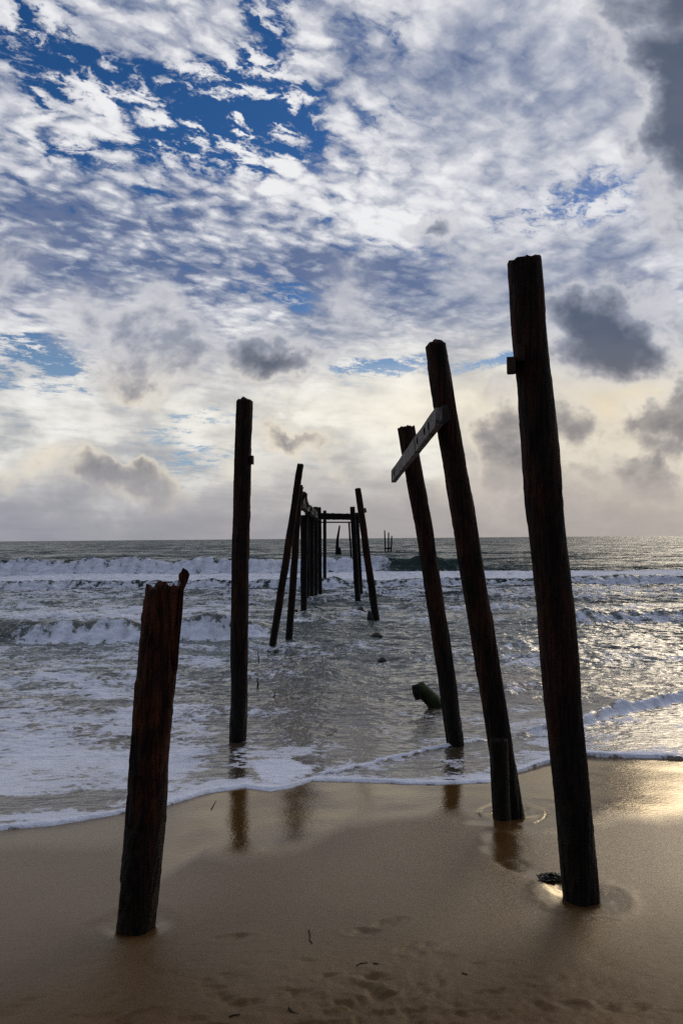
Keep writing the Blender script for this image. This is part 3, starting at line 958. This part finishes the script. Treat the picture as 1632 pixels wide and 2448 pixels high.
    # low swell lines rolling in
    for (yc_, h_, x0_, x1_, sd_, fo_) in [(30.5, .26, -20, 20, 431, .45), (27.2, .22, -16, 14, 433, .40), (22.2, .20, -14, 3, 435, .42), (15.9, .15, -9, 6, 437, .40),
                                          (12.7, .12, -7, 1.5, 439, .42), (11.4, .10, .5, 6, 441, .38), (10.1, .085, -6, 2.5, 443, .45), (9.1, .06, -5, -.6, 445, .5)]:
        mk_ = sst(x0_ - 1, x0_ + 1.5, X) * sst(x1_ + 1, x1_ - 1.5, X) * sst(-.35, .25, fbm(X * .28, X * 0 + sd_, 3, sd_))
        breaker(yc_, h_, .30 + .02 * yc_, .6 + .03 * yc_, mk_, sd_, fo_, .30, fc=.6, fw=.9)
    # small bore running up the beach at right
    bl = line_xy([(1180 * K, 1688 * K), (1250 * K, 1674 * K), (1340 * K, 1660 * K), (1400 * K, 1636 * K), (1480 * K, 1622 * K), (1568 * K, 1606 * K)], .03)
    ybore = np.interp(X, bl[0], bl[1]) + np.where(X > bl[0][-1], (X - bl[0][-1]) * .28, 0)
    mk5 = sst(bl[0][0] - .3, bl[0][0] + .5, X)
    breaker(ybore + .12 - .022 * X, .135, .09, .55, mk5 * (.55 + .45 * sst(2.0, 4.0, X)), 413, .92, .38)
    # inner swash edges left of it
    bl2 = line_xy([(725 * K, 1777 * K), (800 * K, 1764 * K), (870 * K, 1746 * K), (940 * K, 1730 * K), (1010 * K, 1714 * K), (1075 * K, 1702 * K), (1115 * K, 1696 * K)], .03)
    yb2 = np.interp(X, bl2[0], bl2[1]); mk6 = sst(bl2[0][0] - .05, bl2[0][0] + .1, X) * sst(bl2[0][-1] + .05, bl2[0][-1] - .05, X)
    d6 = Y - yb2 - .03 * perlin(X * 5, X * 0, 55)
    bead2 = np.exp(-((d6 - .05) / .05) ** 2) * mk6
    foam = np.maximum(foam, bead2 * 1.1)
    foam = np.maximum(foam, mk6 * sst(1.3, .0, d6) * sst(-.02, .03, d6) * (.42 + .45 * nmid))

    # foam sheets on flat water
    def sheet(y0, y1, s0, s1, amt, x0=-1e4, x1=1e4, sx=1.0):
        nonlocal foam
        k = sst(y0 - s0, y0 + s0, Y) * sst(y1 + s1, y1 - s1, Y) * sst(x0 - sx, x0 + sx, X) * sst(x1 + sx, x1 - sx, X)
        foam = np.maximum(foam, k * (amt + .45 * nmid + .25 * nlow))
    sheet(37.5, 50.5, .8, 1.0, .80)
    sheet(26, 35, 3, 1, .38)
    sheet(19.5, 26, 2, 2, .27)
    sheet(19.0, 27, 1, 2, .47, -30, -2.5)
    sheet(12, 17, 2, 1, .22)
    sheet(10, 16.5, 1.0, .8, .34, -20, -2.0)
    sheet(6.5, 10.5, .6, 1.0, .50, -9, -1.4, .6)
    sheet(7.4, 10.5, .5, 1.0, .27, 1.2, 9)
    sheet(7.2, 12.5, .4, 1.0, .30, -1.4, 1.4, .4)
    sheet(56, 90, 3, 20, .12)
    # brown channel between the piles keeps clear
    ch = np.exp(-((X + .0 - .05 * (Y - 8)) / 1.05) ** 2) * sst(7.6, 9.5, Y) * sst(16, 12, Y)
    foam = foam * (1 - .55 * ch)
    # foam tongue beside the lone pile
    fc = ground(640 * K, 1765 * K, .02)
    tg = np.sqrt(((X - fc.x) / .44) ** 2 + ((Y - fc.y) / .46) ** 2) + .75 * fbm(X * 2.6, Y * 2.8, 5, 66)
    foam = np.maximum(foam, .86 * sst(1.15, .6, tg))
    # outer swash edge: a rolled lip of foam
    lipw = .048 + .028 * perlin(X * 2.3, X * 0, 71) + .018 * perlin(X * 9, X * 0, 72)
    lip = np.exp(-((off - .055) / lipw) ** 2)
    foam = np.maximum(foam, lip * (1.0 + .45 * fbm(X * 5, Y * 5, 3, 73)))
    strong = np.interp(X, [-3, -1.6, -.9, -.3, .3, 1.2, 1.9, 5], [1, 1, .9, .85, .8, .7, .75, .6])
    foam = np.maximum(foam, sst(.85, .0, off) * (.22 + .40 * strong + .5 * nmid) * sst(-.05, .02, off))

    film = zs + .010 * sst(-.02, .10, off) + .02 * sst(0, 2.5, off)
    zz = np.where(off < 3, np.maximum(film, z), z)
    zz = np.maximum(zz, z)
    ripple = .0035 * fbm(X * 7, Y * 12, 3, 88) * sst(.1, .6, off)
    zz = zz + ripple
    zz = zz + .020 * strong * lip + .030 * bead2 * (1 + .5 * perlin(X * 9, Y * 9, 12))
    lump = sst(.5, .95, foam) * (.006 + .012 * sst(10, 20, Y))
    zz = zz + lump * fbm(X * 9, Y * 11, 3, 99)
    zz = np.where(off < 0, zs - .004 - .25 * np.clip(-off, 0, .4), zz)
    foam = np.clip(foam, 0, 1.2)
    deep = sst(1.2, 10, off)
    dist = sst(11, 40, Y)
    o = grid_obj('sea', X, Y, zz, M_WATER, {'foam': foam, 'deep': deep, 'dist': dist})
    tag(o, kind='structure')


sea_mesh()

# ------------------------------------------------------------------ wrack on the sand
def on_sand(px, py, z=.15):
    g0 = ground(px, py, z)
    for _ in range(4):
        z = float(sand_height(np.array([g0.x]), np.array([g0.y]))[0]); g0 = ground(px, py, z)
    return g0


def weed(px, py, label):
    c = on_sand(px, py)
    V = []; Fc = []
    rnd = random.Random(31)
    for k in range(60):
        a = rnd.uniform(0, 2 * math.pi); r = rnd.random() ** .7
        p = Vector((math.cos(a) * r * .085, math.sin(a) * r * .06, 0))
        L = rnd.uniform(.03, .075); w = rnd.uniform(.006, .013); th = rnd.uniform(0, math.pi * 2)
        dv = Vector((math.cos(th), math.sin(th), 0)); sd = Vector((-math.sin(th), math.cos(th), 0))
        hgt = rnd.uniform(.006, .03) * (1.1 - r)
        b0 = len(V)
        for i in range(5):
            s = i / 4
            q = p + dv * (L * (s - .5)) + Vector((0, 0, hgt * math.sin(s * 3.14) + .004)) + sd * (.012 * math.sin(s * 5 + k))
            ww = w * (1 - .7 * abs(s - .4))
            V += [q - sd * ww, q + Vector((0, 0, .004)), q + sd * ww, q - Vector((0, 0, .004))]
        for i in range(4):
            for j in range(4):
                kk = (j + 1) % 4
                Fc.append((b0 + i * 4 + j, b0 + i * 4 + kk, b0 + i * 4 + 4 + kk, b0 + i * 4 + 4 + j))
        Fc.append((b0 + 3, b0 + 2, b0 + 1, b0)); Fc.append((b0 + 16, b0 + 17, b0 + 18, b0 + 19))
    o = mesh_obj('seaweed_clump', V, Fc, M_WEED)
    o.location = c
    tag(o, label, 'seaweed')


weed(1318, 2100, 'dark clump of seaweed on the sand at the foot of the tallest pile')


def twig(pts, r, label):
    r = r * .72
    P = [on_sand(x, y) + Vector((0, 0, r * .6)) for x, y in pts]
    stick('twig', P, r, M_TWIG, label, 'twig', 'dark twigs washed up on the sand')


twig([(738, 2224), (741, 2236), (739, 2246), (746, 2256)], .006, 'small curved twig lying alone above the footprints in the sand')
twig([(852, 2309), (862, 2304), (878, 2302)], .005, 'longer dark twig of a pair lying beside the footprints')
twig([(892, 2304), (905, 2305)], .005, 'shorter dark twig of a pair lying beside the footprints')
twig([(1103, 2327), (1116, 2330)], .005, 'tiny straight twig alone on smooth sand near the shadow of the tallest pile')
twig([(548, 2432), (560, 2428), (574, 2426)], .006, 'dark twig lying apart on the driest sand below the footprints')
twig([(690, 2410), (698, 2420), (712, 2424)], .006, 'bent dark twig on the trampled sand among the footprints')
twig([(505, 1936), (511, 1925), (517, 1914)], .006, 'short dark twig on the shiny wet sand beside the lone pile reflection')

# ------------------------------------------------------------------ things made of several parts: an Empty at the base carries them
def gather(o, body):
    name = o.name.split('.')[0]
    loc = o.location.copy()
    o.name = body
    e = bpy.data.objects.new(name, None)
    e.empty_display_size = .2
    COL.objects.link(e)
    e.location = loc
    for k in ('label', 'category', 'group'):
        if k in o:
            e[k] = o[k]
            del o[k]
    kids = list(o.children)
    for ch in kids:
        ch.parent = e
    o.parent = e
    o.location = (0, 0, 0)


for o, body in [(p1, 'shaft'), (p2, 'shaft'), (p4, 'shaft'), (p5, 'shaft'), (o7, 'shaft'), (lg, 'trunk'), (pl, 'board'), (st_, 'timber')]:
    gather(o, body)

# ------------------------------------------------------------------ render look
SC.view_settings.view_transform = 'Standard'
SC.view_settings.look = 'None'
SC.view_settings.gamma = 1.0
SC.view_settings.exposure = 0.0
SC.cycles.max_bounces = 6
SC.cycles.use_denoising = False
